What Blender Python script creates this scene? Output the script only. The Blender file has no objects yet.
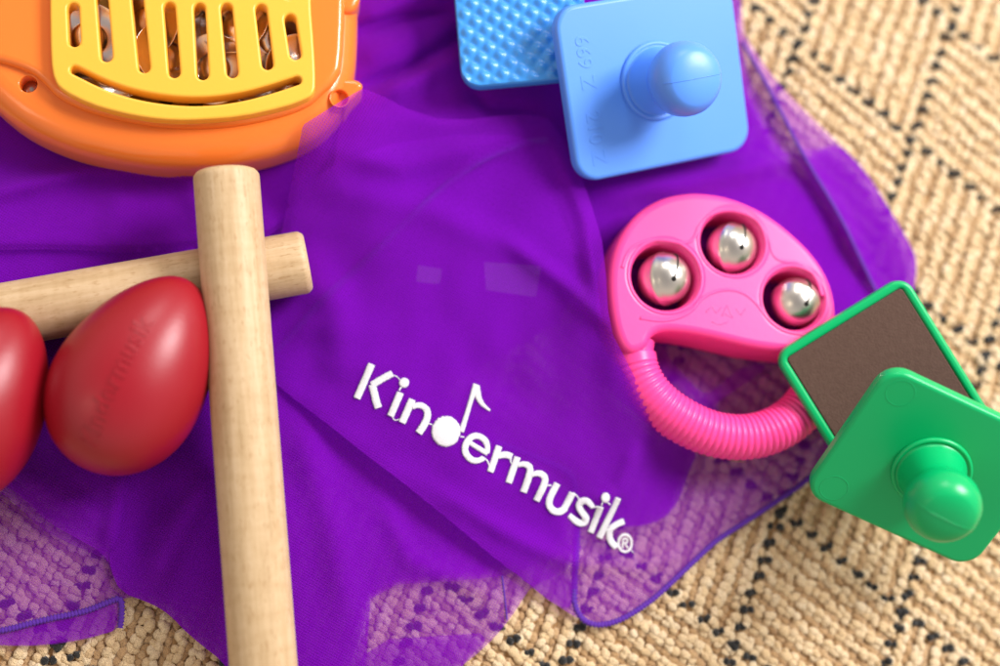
import bpy, math, random
import numpy as np
from mathutils import Vector, Matrix
from mathutils.geometry import delaunay_2d_cdt
random.seed(4); rng = np.random.default_rng(7)
SC = bpy.context.scene; COL = SC.collection
CM = 0.01                                   # everything below is written in centimetres

# ------------------------------------------------------------------ camera
F = 1389.; DIST = 43.; TH = math.radians(12)
dr = np.array([-.62, -.79]); dr /= np.linalg.norm(dr)
CAM = DIST*np.array([dr[0]*math.sin(TH), dr[1]*math.sin(TH), math.cos(TH)])
fw = -CAM/np.linalg.norm(CAM); rt = np.cross(fw, [0, 1, 0]); rt /= np.linalg.norm(rt); up = np.cross(rt, fw)
def P(px, py, z):
    """point of the photograph -> place on the level at height z (cm)"""
    D = fw + rt*(px-500)/F + up*(333-py)/F
    return CAM + D*(z-CAM[2])/D[2]
def proj(p):
    q = np.asarray(p)-CAM; z = q@fw
    return 500+F*(q@rt)/z, 333-F*(q@up)/z
def PV(px, py, z):                          # vectorised
    px = np.asarray(px, float); py = np.asarray(py, float); z = np.broadcast_to(np.asarray(z, float), px.shape)
    D = fw[None] + rt[None]*((px-500)/F)[:, None] + up[None]*((333-py)/F)[:, None]
    return CAM + D*((z-CAM[2])/D[:, 2])[:, None]

# ------------------------------------------------------------------ object helpers
def mesh(name, V, Fc, mats, parent=None, base=(0, 0, 0), smooth=True, mi=None, M=None):
    V = np.asarray(V, float)
    if M is not None: V = V@np.asarray(M)[:3, :3].T + np.asarray(M)[:3, 3]
    V = (V-np.asarray(base))*CM
    me = bpy.data.meshes.new(name)
    me.from_pydata(V.tolist(), [], [tuple(int(i) for i in f) for f in Fc])
    for m in (mats if isinstance(mats, (list, tuple)) else [mats]): me.materials.append(m)
    if mi is not None: me.polygons.foreach_set('material_index', np.asarray(mi, np.int32))
    me.polygons.foreach_set('use_smooth', [smooth]*len(me.polygons))
    me.validate(); me.update()
    o = bpy.data.objects.new(name, me); COL.objects.link(o)
    if parent is not None: o.parent = parent
    return o
def thing(name, label, cat, base, group=None):
    o = bpy.data.objects.new(name, None); COL.objects.link(o)
    o.empty_display_size = .01; o.location = [c*CM for c in base]
    o['label'] = label; o['category'] = cat
    if group: o['group'] = group
    return o
def join(parts):
    V = []; Fc = []; n = 0
    for v, f in parts:
        v = np.asarray(v, float); V.append(v); Fc += [tuple(i+n for i in q) for q in f]; n += len(v)
    return np.concatenate(V), Fc

def resample(pts, step, closed=False):
    pts = np.asarray(pts, float)
    if closed: pts = np.vstack([pts, pts[:1]])
    seg = np.linalg.norm(np.diff(pts, axis=0), axis=1); s = np.concatenate([[0], np.cumsum(seg)])
    n = max(2, int(round(s[-1]/step))+1); t = np.linspace(0, s[-1], n)
    out = np.stack([np.interp(t, s, pts[:, k]) for k in range(pts.shape[1])], 1)
    return out[:-1] if closed else out
def smoothc(pts, closed=True, it=2):          # chaikin
    p = np.asarray(pts, float)
    for _ in range(it):
        if closed:
            q = np.roll(p, -1, 0); p = np.stack([.75*p+.25*q, .25*p+.75*q], 1).reshape(-1, p.shape[1])
        else:
            a = p[:-1]; b = p[1:]; m = np.stack([.75*a+.25*b, .25*a+.75*b], 1).reshape(-1, p.shape[1])
            p = np.vstack([p[:1], m, p[-1:]])
    return p
def area(p): x, y = p[:, 0], p[:, 1]; return .5*np.sum(x*np.roll(y, -1)-np.roll(x, -1)*y)
def inside(poly, X, Y):
    c = np.zeros(X.shape, bool); x, y = poly[:, 0], poly[:, 1]; j = len(poly)-1
    for i in range(len(poly)):
        if y[i] != y[j]:
            c ^= ((y[i] > Y) != (y[j] > Y)) & (X < (x[j]-x[i])*(Y-y[i])/(y[j]-y[i])+x[i])
        j = i
    return c
def cdt(loops, grid=None):
    """triangulate loops[0] minus the other loops; optional interior grid step"""
    pts = [p for l in loops for p in l]; edges = []; n = 0
    for l in loops:
        m = len(l); edges += [(n+i, n+(i+1) % m) for i in range(m)]; n += m
    if grid:
        o = loops[0]; X, Y = np.meshgrid(np.arange(o[:, 0].min(), o[:, 0].max(), grid), np.arange(o[:, 1].min(), o[:, 1].max(), grid))
        X[1::2] += grid*.5
        X = X.ravel(); Y = Y.ravel(); k = inside(o, X, Y)
        X, Y = X[k], Y[k]
        D = np.full(len(X), 1e9)
        for q in o: D = np.minimum(D, (X-q[0])**2+(Y-q[1])**2)
        k = D > (grid*.6)**2
        pts += [(a, b) for a, b in zip(X[k], Y[k])]
    r = delaunay_2d_cdt([Vector((float(p[0]), float(p[1]))) for p in pts], edges, [], 0, 1e-6, False)
    V = np.array([tuple(v) for v in r[0]]); T = np.array(r[2])
    c = V[T].mean(1); k = inside(loops[0], c[:, 0], c[:, 1])
    for h in loops[1:]: k &= ~inside(h, c[:, 0], c[:, 1])
    return V, T[k]
def offset(l, d):                             # move towards the material (left side of the walking direction)
    a = np.roll(l, 1, 0); b = np.roll(l, -1, 0); t = b-a; t /= np.linalg.norm(t, axis=1)[:, None]+1e-12
    return l + d*np.stack([-t[:, 1], t[:, 0]], 1)
def plate(loops, z0, z1, bev=.1, n=4, bot=True, bevb=None, hb=None):
    """solid slab with rounded rims from closed 2-D loops (first is the outline, the rest are openings)"""
    L = []
    for i, l in enumerate(loops):
        l = np.asarray(l, float)
        if (area(l) > 0) != (i == 0): l = l[::-1]
        L.append(l)
    bevb = bev*.5 if bevb is None else bevb
    def pr(bev, bevb):
        prof = []                              # (inset, z)
        for k in range(n+1):
            a = math.pi/2*k/n; prof.append((bevb*(1-math.sin(a)), z0+bevb*(1-math.cos(a))))
        for k in range(n+1):
            a = math.pi/2*k/n; prof.append((bev*(1-math.cos(a)), z1-bev*(1-math.sin(a))))
        return prof
    PR = [pr(bev, bevb) if (i == 0 or hb is None) else pr(hb, hb) for i in range(len(L))]
    parts = []
    for l, prof in zip(L, PR):
        m = len(l); V = []; Fc = []
        for d, z in prof:
            q = offset(l, d); V.append(np.column_stack([q, np.full(m, z)]))
        for k in range(len(prof)-1):
            for i in range(m):
                j = (i+1) % m; Fc.append((k*m+i, k*m+j, (k+1)*m+j, (k+1)*m+i))
        parts.append((np.concatenate(V), Fc))
    for kk, fl in ((-1, 0), (0, 1)):
        if fl and not bot: continue
        V, T = cdt([offset(l, q[kk][0]) for l, q in zip(L, PR)]); V = np.column_stack([V, np.full(len(V), PR[0][kk][1])])
        parts.append((V, [tuple(t[::-1]) if fl else tuple(t) for t in T.tolist()]))
    return join(parts)
def rrect(w, h, r, n=8, c=(0, 0)):
    o = []
    for sx, sy, a0 in ((1, 1, 0), (-1, 1, 90), (-1, -1, 180), (1, -1, 270)):
        for k in range(n+1):
            a = math.radians(a0+90*k/n); o.append((c[0]+sx*(w/2-r)+r*math.cos(a), c[1]+sy*(h/2-r)+r*math.sin(a)))
    return np.array(o)
def circle(cx, cy, r, n=40, ry=None):
    a = np.linspace(0, 2*math.pi, n, endpoint=False); return np.column_stack([cx+r*np.cos(a), cy+(ry or r)*np.sin(a)])
def lathe(prof, n=48, c=(0, 0, 0)):
    V = []; Fc = []
    a = np.linspace(0, 2*math.pi, n, endpoint=False)
    for r, z in prof: V.append(np.column_stack([r*np.cos(a), r*np.sin(a), np.full(n, z)]))
    for k in range(len(prof)-1):
        for i in range(n):
            j = (i+1) % n; Fc.append((k*n+i, k*n+j, (k+1)*n+j, (k+1)*n+i))
    Fc.append(tuple(range(n))[::-1]); Fc.append(tuple((len(prof)-1)*n+i for i in range(n)))
    return np.concatenate(V)+np.asarray(c), Fc
def sweep(path, rw, rh=None, n=10, upv=(0, 0, 1), closed=False, cap=True):
    """tube along path (N,3); rw half width (scalar or array), rh half height"""
    path = np.asarray(path, float); N = len(path)
    rw = np.broadcast_to(rw, N) if np.ndim(rw) == 0 else np.asarray(rw); rh = rw if rh is None else (np.broadcast_to(rh, N) if np.ndim(rh) == 0 else np.asarray(rh))
    if closed: t = np.roll(path, -1, 0)-np.roll(path, 1, 0)
    else: t = np.gradient(path, axis=0)
    t /= np.linalg.norm(t, axis=1)[:, None]+1e-12
    s = np.cross(t, np.asarray(upv, float)); s /= np.linalg.norm(s, axis=1)[:, None]+1e-12; u = np.cross(s, t)
    a = np.linspace(0, 2*math.pi, n, endpoint=False)
    V = (path[:, None]+s[:, None]*(rw[:, None]*np.cos(a))[..., None]+u[:, None]*(rh[:, None]*np.sin(a))[..., None]).reshape(-1, 3)
    Fc = []
    for k in range(N if closed else N-1):
        k2 = (k+1) % N
        for i in range(n):
            j = (i+1) % n; Fc.append((k*n+i, k*n+j, k2*n+j, k2*n+i))
    if cap and not closed: Fc.append(tuple(range(n))[::-1]); Fc.append(tuple((N-1)*n+i for i in range(n)))
    return V, Fc

# ------------------------------------------------------------------ materials
def mat(name, base, rough=.5, **k):
    m = bpy.data.materials.new(name); m.use_nodes = True; nt = m.node_tree; b = nt.nodes['Principled BSDF']
    b.inputs['Base Color'].default_value = (*base, 1); b.inputs['Roughness'].default_value = rough
    for a, v in k.items():
        key = {'metal': 'Metallic', 'sss': 'Subsurface Weight', 'coat': 'Coat Weight', 'coatr': 'Coat Roughness', 'sheen': 'Sheen Weight', 'spec': 'Specular IOR Level'}[a]
        b.inputs[key].default_value = v
    if k.get('sss'):
        b.inputs['Subsurface Radius'].default_value = [c*.5+.3 for c in base]; b.inputs['Subsurface Scale'].default_value = .003
    return m, nt, b
def N(nt, t, **k):
    n = nt.nodes.new(t)
    for a, v in k.items(): setattr(n, a, v)
    return n
def bump(nt, b, sock, strength, dist):
    bp = N(nt, 'ShaderNodeBump'); bp.inputs['Strength'].default_value = strength; bp.inputs['Distance'].default_value = dist
    nt.links.new(sock, bp.inputs['Height']); nt.links.new(bp.outputs[0], b.inputs['Normal']); return bp
def coords(nt, kind='Object', scale=(1, 1, 1), rotz=0):
    tc = N(nt, 'ShaderNodeTexCoord'); mp = N(nt, 'ShaderNodeMapping'); mp.inputs['Scale'].default_value = scale; mp.inputs['Rotation'].default_value = (0, 0, rotz)
    nt.links.new(tc.outputs[kind], mp.inputs[0]); return mp.outputs[0]
def noise(nt, vec, scale, detail=2, rough=.5):
    n = N(nt, 'ShaderNodeTexNoise'); n.inputs['Scale'].default_value = scale; n.inputs['Detail'].default_value = detail; n.inputs['Roughness'].default_value = rough
    nt.links.new(vec, n.inputs['Vector']); return n.outputs['Fac']
def ramp(nt, fac, stops):
    r = N(nt, 'ShaderNodeValToRGB'); e = r.color_ramp.elements
    while len(e) < len(stops): e.new(.5)
    for q, (p, c) in zip(e, stops): q.position = p; q.color = (*c, 1)
    nt.links.new(fac, r.inputs[0]); return r.outputs[0]

def plastic(name, base, rough=.3, sss=.15, fine=.02):
    m, nt, b = mat(name, base, rough, sss=sss)
    v = coords(nt)
    f = noise(nt, v, 900, 2); bump(nt, b, f, fine, .0006)
    g = noise(nt, v, 60, 3)
    mr = N(nt, 'ShaderNodeMapRange'); mr.inputs['To Min'].default_value = rough-.06; mr.inputs['To Max'].default_value = rough+.1
    nt.links.new(g, mr.inputs[0]); nt.links.new(mr.outputs[0], b.inputs['Roughness'])
    return m
M_orange = plastic('orange_plastic', (.93, .215, .03), .17)
M_yellow = plastic('yellow_plastic', (.93, .48, .05), .33)
M_yin = plastic('inner_yellow_plastic', (.80, .48, .08), .5, 0)
M_blue = plastic('pale_blue_plastic', (.09, .29, .92), .38, .0)
M_blue2 = plastic('blue_textured_plastic', (.045, .29, .78), .3, .0)
M_green = plastic('green_plastic', (.0, .41, .125), .3)
M_green.node_tree.nodes['Principled BSDF'].inputs['Specular IOR Level'].default_value = .35
M_pink = plastic('pink_plastic', (.95, .062, .31), .34)
M_pink.node_tree.nodes['Principled BSDF'].inputs['Specular IOR Level'].default_value = .35
M_red = plastic('red_egg_plastic', (.32, .004, .015), .37, .05, .05)
M_black = mat('black_post_and_slot_shade', (.01, .01, .01), .6)[0]
M_steel = mat('nickel_steel', (.70, .66, .60), .31, metal=1.)[0]
M_jing = mat('bright_jingle_steel', (.95, .92, .88), .25, metal=1.)[0]
M_screw = mat('screw_steel', (.5, .48, .45), .3, metal=1.)[0]
m, nt, b = mat('brown_felt', (.085, .05, .038), .95, sheen=.2); v = coords(nt)
nt.links.new(ramp(nt, noise(nt, v, 700, 4, .7), [(.3, (.075, .036, .024)), (.7, (.095, .050, .035))]), b.inputs['Base Color'])
bump(nt, b, noise(nt, v, 1500, 3), .35, .0006); M_felt = m

def wood(name, seed):
    m, nt, b = mat(name, (.7, .5, .3), .52, spec=.35)
    v = coords(nt, 'Object', (1, 1, .06)); v2 = coords(nt, 'Object', (1, 1, .25)); v3 = coords(nt, 'Object', (.3, .3, 1))
    g = noise(nt, v, 420, 5, .65)
    c = ramp(nt, g, [(.25, (.47, .32, .165)), (.5, (.60, .43, .245)), (.75, (.68, .51, .32))])
    fl = noise(nt, v2, 1500, 2, .5)
    fr = ramp(nt, fl, [(.30, (.7, .58, .45)), (.42, (1, 1, 1))])
    band = ramp(nt, noise(nt, v3, 350, 3, .5), [(.3, (.90, .86, .80)), (.6, (1, 1, 1))])
    mx = N(nt, 'ShaderNodeMix', data_type='RGBA', blend_type='MULTIPLY'); mx.inputs['Factor'].default_value = .6
    nt.links.new(c, mx.inputs['A']); nt.links.new(fr, mx.inputs['B'])
    mx2 = N(nt, 'ShaderNodeMix', data_type='RGBA', blend_type='MULTIPLY'); mx2.inputs['Factor'].default_value = .8
    nt.links.new(mx.outputs['Result'], mx2.inputs['A']); nt.links.new(band, mx2.inputs['B'])
    nt.links.new(mx2.outputs['Result'], b.inputs['Base Color'])
    bump(nt, b, g, .15, .0004); return m
M_wood = wood('beech_wood', 1)

def fabric(name, base, alpha):
    m = bpy.data.materials.new(name); m.use_nodes = True; nt = m.node_tree; nt.nodes.clear()
    out = N(nt, 'ShaderNodeOutputMaterial'); pr = N(nt, 'ShaderNodeBsdfPrincipled'); tl = N(nt, 'ShaderNodeBsdfTranslucent'); tr = N(nt, 'ShaderNodeBsdfTransparent')
    pr.inputs['Base Color'].default_value = (*base, 1); pr.inputs['Roughness'].default_value = .6; pr.inputs['Sheen Weight'].default_value = .10
    pr.inputs['Sheen Tint'].default_value = (.75, .25, 1, 1); pr.inputs['Sheen Roughness'].default_value = .45; pr.inputs['Specular IOR Level'].default_value = .12
    tl.inputs['Color'].default_value = (*[min(1, c*1.15) for c in base], 1); tr.inputs['Color'].default_value = (.98, .90, .96, 1)
    v = coords(nt, 'Object', (1, 1, 0), .5)
    w1 = N(nt, 'ShaderNodeTexWave', wave_type='BANDS', bands_direction='X'); w1.inputs['Scale'].default_value = 420; w1.inputs['Distortion'].default_value = 3.5; w1.inputs['Detail Scale'].default_value = 30
    w2 = N(nt, 'ShaderNodeTexWave', wave_type='BANDS', bands_direction='Y'); w2.inputs['Scale'].default_value = 420; w2.inputs['Distortion'].default_value = 3.5; w2.inputs['Detail Scale'].default_value = 30
    for w in (w1, w2): nt.links.new(v, w.inputs['Vector'])
    ad = N(nt, 'ShaderNodeMath', operation='ADD'); nt.links.new(w1.outputs['Fac'], ad.inputs[0]); nt.links.new(w2.outputs['Fac'], ad.inputs[1])
    ns = noise(nt, v, 1100, 2, .6); ad2 = N(nt, 'ShaderNodeMath', operation='ADD'); nt.links.new(ad.outputs[0], ad2.inputs[0]); nt.links.new(ns, ad2.inputs[1])
    mr = N(nt, 'ShaderNodeMapRange'); mr.inputs['From Min'].default_value = .3; mr.inputs['From Max'].default_value = 2.4
    mr.inputs['To Min'].default_value = alpha-.08; mr.inputs['To Max'].default_value = alpha+.08
    nt.links.new(ad2.outputs[0], mr.inputs[0])
    bp = N(nt, 'ShaderNodeBump'); bp.inputs['Strength'].default_value = .55; bp.inputs['Distance'].default_value = .0004
    nt.links.new(ad2.outputs[0], bp.inputs['Height']); nt.links.new(bp.outputs[0], pr.inputs['Normal'])
    m1 = N(nt, 'ShaderNodeMixShader'); m1.inputs[0].default_value = .3; nt.links.new(pr.outputs[0], m1.inputs[1]); nt.links.new(tl.outputs[0], m1.inputs[2])
    m2 = N(nt, 'ShaderNodeMixShader'); nt.links.new(mr.outputs[0], m2.inputs[0]); nt.links.new(tr.outputs[0], m2.inputs[1]); nt.links.new(m1.outputs[0], m2.inputs[2])
    nt.links.new(m2.outputs[0], out.inputs[0]); return m
M_scarf = fabric('sheer_purple_chiffon', (.36, .006, .76), .44)
m, nt, b = mat('violet_overlock_thread', (.085, .008, .31), .75, sheen=.05); bump(nt, b, noise(nt, coords(nt), 2500, 2), .5, .0004); M_hem = m
m, nt, b = mat('white_embroidery_thread', (.76, .75, .79), .5, sheen=.4)
v = coords(nt, 'Object', (1, 1, 1), .45)
w = N(nt, 'ShaderNodeTexWave', bands_direction='Y'); w.inputs['Scale'].default_value = 900; w.inputs['Distortion'].default_value = 3; nt.links.new(v, w.inputs['Vector'])
bump(nt, b, w.outputs['Fac'], .5, .0003); M_white = m

# carpet yarns
def yarn(name, cs):
    m, nt, b = mat(name, cs[1], .85, sheen=.25, spec=.2)
    at = N(nt, 'ShaderNodeAttribute', attribute_name='tuft')
    v = coords(nt)
    c = ramp(nt, at.outputs['Fac'], [(0, cs[0]), (.5, cs[1]), (1, cs[2])])
    f = ramp(nt, noise(nt, v, 2200, 3, .7), [(.3, (.72, .68, .62)), (.6, (1, 1, 1))])
    mx = N(nt, 'ShaderNodeMix', data_type='RGBA', blend_type='MULTIPLY'); mx.inputs['Factor'].default_value = .7
    nt.links.new(c, mx.inputs['A']); nt.links.new(f, mx.inputs['B']); nt.links.new(mx.outputs['Result'], b.inputs['Base Color'])
    bump(nt, b, noise(nt, v, 1600, 3, .6), .9, .0012); return m
M_cream = yarn('cream_yarn', [(.72, .49, .25), (.87, .64, .36), (.95, .76, .50)])
M_tan = yarn('tan_yarn', [(.46, .27, .12), (.60, .375, .18), (.70, .48, .26)])
M_blk = yarn('black_yarn', [(.01, .01, .01), (.016, .016, .015), (.03, .028, .025)])
M_back = mat('rug_backing', (.42, .24, .10), .95)[0]

# ------------------------------------------------------------------ height fields
class RBF:
    """smooth surface through (px,py,z) control points"""
    def __init__(s, pts, folds=(), noise_amp=0., seed=0):
        p = np.array(pts, float); s.xy = p[:, :2]/100; n = len(p)
        K = s.k(np.linalg.norm(s.xy[:, None]-s.xy[None], axis=2)); A = np.zeros((n+3, n+3))
        A[:n, :n] = K+np.eye(n)*.02; A[:n, n] = 1; A[:n, n+1:] = s.xy; A[n:, :n] = A[:n, n:].T
        s.w = np.linalg.solve(A, np.concatenate([p[:, 2], np.zeros(3)])); s.folds = folds; s.na = noise_amp
        r = np.random.default_rng(seed); s.ph = r.uniform(0, 6.28, (7, 2)); s.fr = r.uniform(.012, .045, 7); s.an = r.uniform(0, 3.14, 7)
    def k(s, r): return r**2*np.log(r+1e-9)*(r > 0)
    def __call__(s, X, Y):
        X = np.asarray(X, float); Y = np.asarray(Y, float); sh = X.shape; X = X.ravel(); Y = Y.ravel()
        q = np.column_stack([X, Y])/100
        D = np.linalg.norm(q[:, None]-s.xy[None], axis=2)
        z = s.k(D)@s.w[:-3]+s.w[-3]+q@s.w[-2:]
        for pl, amp, wd in s.folds:
            pl = np.asarray(pl, float); d = np.full(len(X), 1e9); tt = np.zeros(len(X)); L = len(pl)-1
            for i in range(L):
                a = pl[i]; b = pl[i+1]; ab = b-a; t = np.clip(((X-a[0])*ab[0]+(Y-a[1])*ab[1])/(ab@ab), 0, 1)
                dd = np.hypot(X-a[0]-t*ab[0], Y-a[1]-t*ab[1]); k = dd < d; d[k] = dd[k]; tt[k] = (i+t[k])/L
            z = z+amp*1.7*np.exp(-(d/wd)**2)*np.clip(np.sin(np.pi*np.clip(tt*.9+.05, 0, 1))*1.6, 0, 1)
        for i in range(7):
            z = z+s.na*np.sin((X*math.cos(s.an[i])+Y*math.sin(s.an[i]))*s.fr[i]*2+s.ph[i, 0])*np.sin((Y*math.cos(s.an[i])-X*math.sin(s.an[i]))*s.fr[i]*.8+s.ph[i, 1])/3
        for i in range(6):
            a = s.an[i]+.7; u = X*math.cos(a)+Y*math.sin(a); v = Y*math.cos(a)-X*math.sin(a)
            z = z+s.na*.22*np.sin(u*(.07+.02*i)+2.2*np.sin(v*.017+s.ph[i, 0])+s.ph[i, 1])*np.clip(np.sin(v*.011+u*.006+s.ph[i, 0]*2), 0, 1)
        return z.reshape(sh)
def edge_drop(poly, X, Y, w):
    d = np.full(len(X), 1e9); n = len(poly)
    for i in range(n):
        a = poly[i]; b = poly[(i+1) % n]; ab = b-a; t = np.clip(((X-a[0])*ab[0]+(Y-a[1])*ab[1])/(ab@ab+1e-9), 0, 1)
        d = np.minimum(d, np.hypot(X-a[0]-t*ab[0], Y-a[1]-t*ab[1]))
    return np.exp(-(d/w)**2)
SHEETS = [0]
def rest(z, lo):                             # cloth settles on the tufts, it never sinks between them
    return lo+.5*((z-lo)+np.sqrt((z-lo)**2+.0025))
def sheet(poly, zf, grid=5, it=2, drop=.0, dw=6, dz=0.):
    o = smoothc(poly, True, it); o = resample(o, 4 if grid < 7 else 7, True)
    V, T = cdt([o], grid)
    z = zf(V[:, 0], V[:, 1])+dz
    if drop: z = z-drop*edge_drop(o, V[:, 0], V[:, 1], dw)
    SHEETS[0] += 1; z = rest(z, .10+.006*SHEETS[0])
    W = PV(V[:, 0], V[:, 1], z)
    n = np.cross(W[T[:, 1]]-W[T[:, 0]], W[T[:, 2]]-W[T[:, 0]])
    Fc = [tuple(t) if n[i, 2] > 0 else tuple(t[::-1]) for i, t in enumerate(T.tolist())]
    return W, Fc
# ------------------------------------------------------------------ the woven carpet (setting)
def build_carpet():
    C0 = P(782, 510, 0); a = (C0-P(912, 138, 0))/24; b = (P(903, 611, 0)-C0)/8
    U = np.linalg.norm(a)
    B = []                                     # x, y, z, r, elong angle, mat, tone
    xmin, xmax, ymin, ymax = -25, 27, -17.5, 20
    r = rng
    def add(i, j, z, rad, mt, tone, ang=None):
        p = C0+i*a+j*b
        if not (xmin < p[0] < xmax and ymin < p[1] < ymax): return
        x = p[0]+r.normal(0, .028); y = p[1]+r.normal(0, .028)
        B.append((x, y, z+r.normal(0, .022), rad*r.uniform(.88, 1.13), (r.uniform(0, 3.14) if ang is None else ang+r.normal(0, .35)), mt, np.clip(tone+r.normal(0, .2), 0, 1), (r.uniform(.95, 1.1) if ang is None else r.uniform(1.15, 1.5))))
    # work out lattice range
    Mi = np.linalg.inv(np.array([[a[0], b[0]], [a[1], b[1]]]))
    cs = [Mi@(np.array([x, y])-C0[:2]) for x in (xmin, xmax) for y in (ymin, ymax)]
    i0 = int(min(c[0] for c in cs))-1; i1 = int(max(c[0] for c in cs))+2; j0 = int(min(c[1] for c in cs))-1; j1 = int(max(c[1] for c in cs))+2
    R = .145
    for i in range(i0, i1):
        for j in range(j0, j1):
            I = i//8; J = j//8; par = (I+J) % 2
            bi = i % 8 == 0; bj = j % 8 == 0; ang = math.atan2(*(b if par == 0 else a)[[1, 0]])
            # grid-line tufts sit on the lattice lines themselves
            if bi or bj:
                dx = np.array([.105, .012])
                for s in (-1, 1):
                    p = C0+i*a+j*b; q = Mi@(p[:2]+s*dx-C0[:2]); add(q[0], q[1], .10, .122, 2, .5)
                if bi and bj:
                    add(i+.2, j, .09, .145, 2, .5)
            for u in (.25, .75):               # along the rib
                for v, cream in ((.38, 1), (.62, 1), (.0, 0)):
                    if par == 0: ii, jj = i+v, j+u; nb = bi and v < .2; edge_i = v; edge_j = u
                    else: ii, jj = i+u, j+v; edge_i = u; edge_j = v
                    lo = not cream
                    # no tan groove on the dark grid lines: cream tufts between the dots instead
                    if lo and ((par == 0 and i % 8 == 0) or (par == 1 and j % 8 == 0)): 
                        if u < .5: continue
                        cr = True
                        add(*((ii, j+.5) if par == 0 else (i+.5, jj)), -.02, R*.95, 0, .45); continue
                    if cream: add(ii, jj, .045 if v < .5 else .03, R*.98, 0, .62, ang)
                    else: add(ii, jj, -.05, R*1.08, 1, .5, ang)
    B = np.array(B); n = len(B)
    nr, ns = 3, 8                              # lumpy little dome per tuft
    th = np.linspace(math.pi*.62, 0, nr+1)[:-1]; ph = np.arange(ns)*2*math.pi/ns
    base = np.array([(math.sin(t)*math.cos(p), math.sin(t)*math.sin(p), math.cos(t)) for t in th for p in ph]+[(0, 0, 1)])
    nv = len(base); fq = []
    for k in range(nr-1):
        for q in range(ns): fq.append((k*ns+q, k*ns+(q+1) % ns, (k+1)*ns+(q+1) % ns, (k+1)*ns+q))
    ft = [((nr-1)*ns+q, (nr-1)*ns+(q+1) % ns, nr*ns) for q in range(ns)]
    jit = 1+r.normal(0, .12, (n, nv, 1))
    el = B[:, 7]
    X = base[None]*jit*B[:, 3][:, None, None]; X[:, :, 0] *= el[:, None]; X[:, :, 2] *= .72
    c, s = np.cos(B[:, 4]), np.sin(B[:, 4])
    V = np.stack([X[..., 0]*c[:, None]-X[..., 1]*s[:, None]+B[:, 0][:, None], X[..., 0]*s[:, None]+X[..., 1]*c[:, None]+B[:, 1][:, None],
                  X[..., 2]+B[:, 2][:, None]-.14], 2).reshape(-1, 3)*CM
    off = (np.arange(n)*nv)
    Q = (np.array(fq)[None]+off[:, None, None]).reshape(-1, 4); T = (np.array(ft)[None]+off[:, None, None]).reshape(-1, 3)
    # backing sheet
    bz = -.17; bk = np.array([[-60, -45, bz], [60, -45, bz], [60, 50, bz], [-60, 50, bz]])*CM
    nV = len(V); V = np.vstack([V, bk]); Q = np.vstack([Q, [[nV, nV+1, nV+2, nV+3]]])
    me = bpy.data.meshes.new('carpet'); me.vertices.add(len(V)); me.vertices.foreach_set('co', V.ravel())
    me.loops.add(Q.size+T.size); me.loops.foreach_set('vertex_index', np.concatenate([Q.ravel(), T.ravel()]).astype(np.int32))
    nf = len(Q)+len(T); me.polygons.add(nf)
    ls = np.concatenate([np.arange(len(Q))*4, len(Q)*4+np.arange(len(T))*3]).astype(np.int32)
    me.polygons.foreach_set('loop_start', ls)
    try: me.polygons.foreach_set('loop_total', np.concatenate([np.full(len(Q), 4), np.full(len(T), 3)]).astype(np.int32))
    except Exception: pass
    for mm in (M_cream, M_tan, M_blk, M_back): me.materials.append(mm)
    mi = np.concatenate([np.repeat(B[:, 5], len(fq)), [3], np.repeat(B[:, 5], len(ft))]).astype(np.int32)
    me.polygons.foreach_set('material_index', mi); me.polygons.foreach_set('use_smooth', np.ones(nf, bool))
    at = me.attributes.new('tuft', 'FLOAT', 'POINT'); at.data.foreach_set('value', np.concatenate([np.repeat(B[:, 6], nv), np.zeros(4)]).astype(np.float32))
    me.update(calc_edges=True); me.validate()
    o = bpy.data.objects.new('carpet', me); COL.objects.link(o); o['kind'] = 'structure'
    print('tufts', n)
build_carpet()

# ------------------------------------------------------------------ the scarf: one cloth lying in several folded layers
zb = RBF([(-60, -60, .2), (300, -60, .25), (700, -60, .2), (-60, 300, .2), (300, 300, .2), (700, 300, .2), (300, 600, .15), (-60, 640, .1), (900, 200, .15), (900, 450, .15), (700, 620, .12)], noise_amp=.03, seed=1)
zU = RBF([(-60, 100, .45), (100, 150, .5), (250, 180, .6), (350, 60, .7), (400, 0, .7), (350, -60, .7), (-60, 245, .8), (60, 245, .85), (160, 250, .8), (230, 240, .6), (283, 230, .6), (300, 150, .6), (60, 200, .7), (-60, 190, .7)],
        folds=[(((-40, 205), (20, 186), (85, 171), (170, 170), (235, 190)), .22, 9), (((180, 175), (200, 205), (205, 240)), .12, 14), (((120, 190), (110, 245)), .08, 16)], noise_amp=.05, seed=2)
zA = RBF([(-60, 280, .3), (100, 300, .3), (240, 300, .3), (-60, 450, .3), (100, 450, .4), (190, 450, .45), (-60, 640, .12), (60, 635, .12), (121, 610, .15), (105, 560, .2), (0, 540, .14), (230, 600, .2)], noise_amp=.04, seed=3,
        folds=[(((20, 470), (60, 500), (105, 520)), .12, 14), (((120, 470), (108, 550)), .15, 10)])
zV = RBF([(200, 330, .3), (300, 350, .2), (400, 470, .2), (450, 400, .2), (590, 540, .1), (530, 588, .12), (504, 627, .12), (459, 668, .12), (440, 690, .14), (225, 690, .3), (224, 661, .2), (190, 636, .18), (168, 613, .18), (120, 591, .25), (110, 558, .4), (140, 480, .55),
         (180, 520, .75), (200, 600, .5), (300, 560, .55), (330, 480, .3), (380, 560, .25), (360, 640, .3), (440, 620, .14), (400, 520, .22)],
        folds=[(((215, 470), (180, 530), (150, 590)), .22, 14), (((190, 480), (150, 520), (135, 560)), -.12, 10), (((300, 430), (330, 520), (350, 620)), .14, 18), (((380, 500), (410, 560), (500, 600)), .1, 12)], noise_amp=.05, seed=4)
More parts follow.
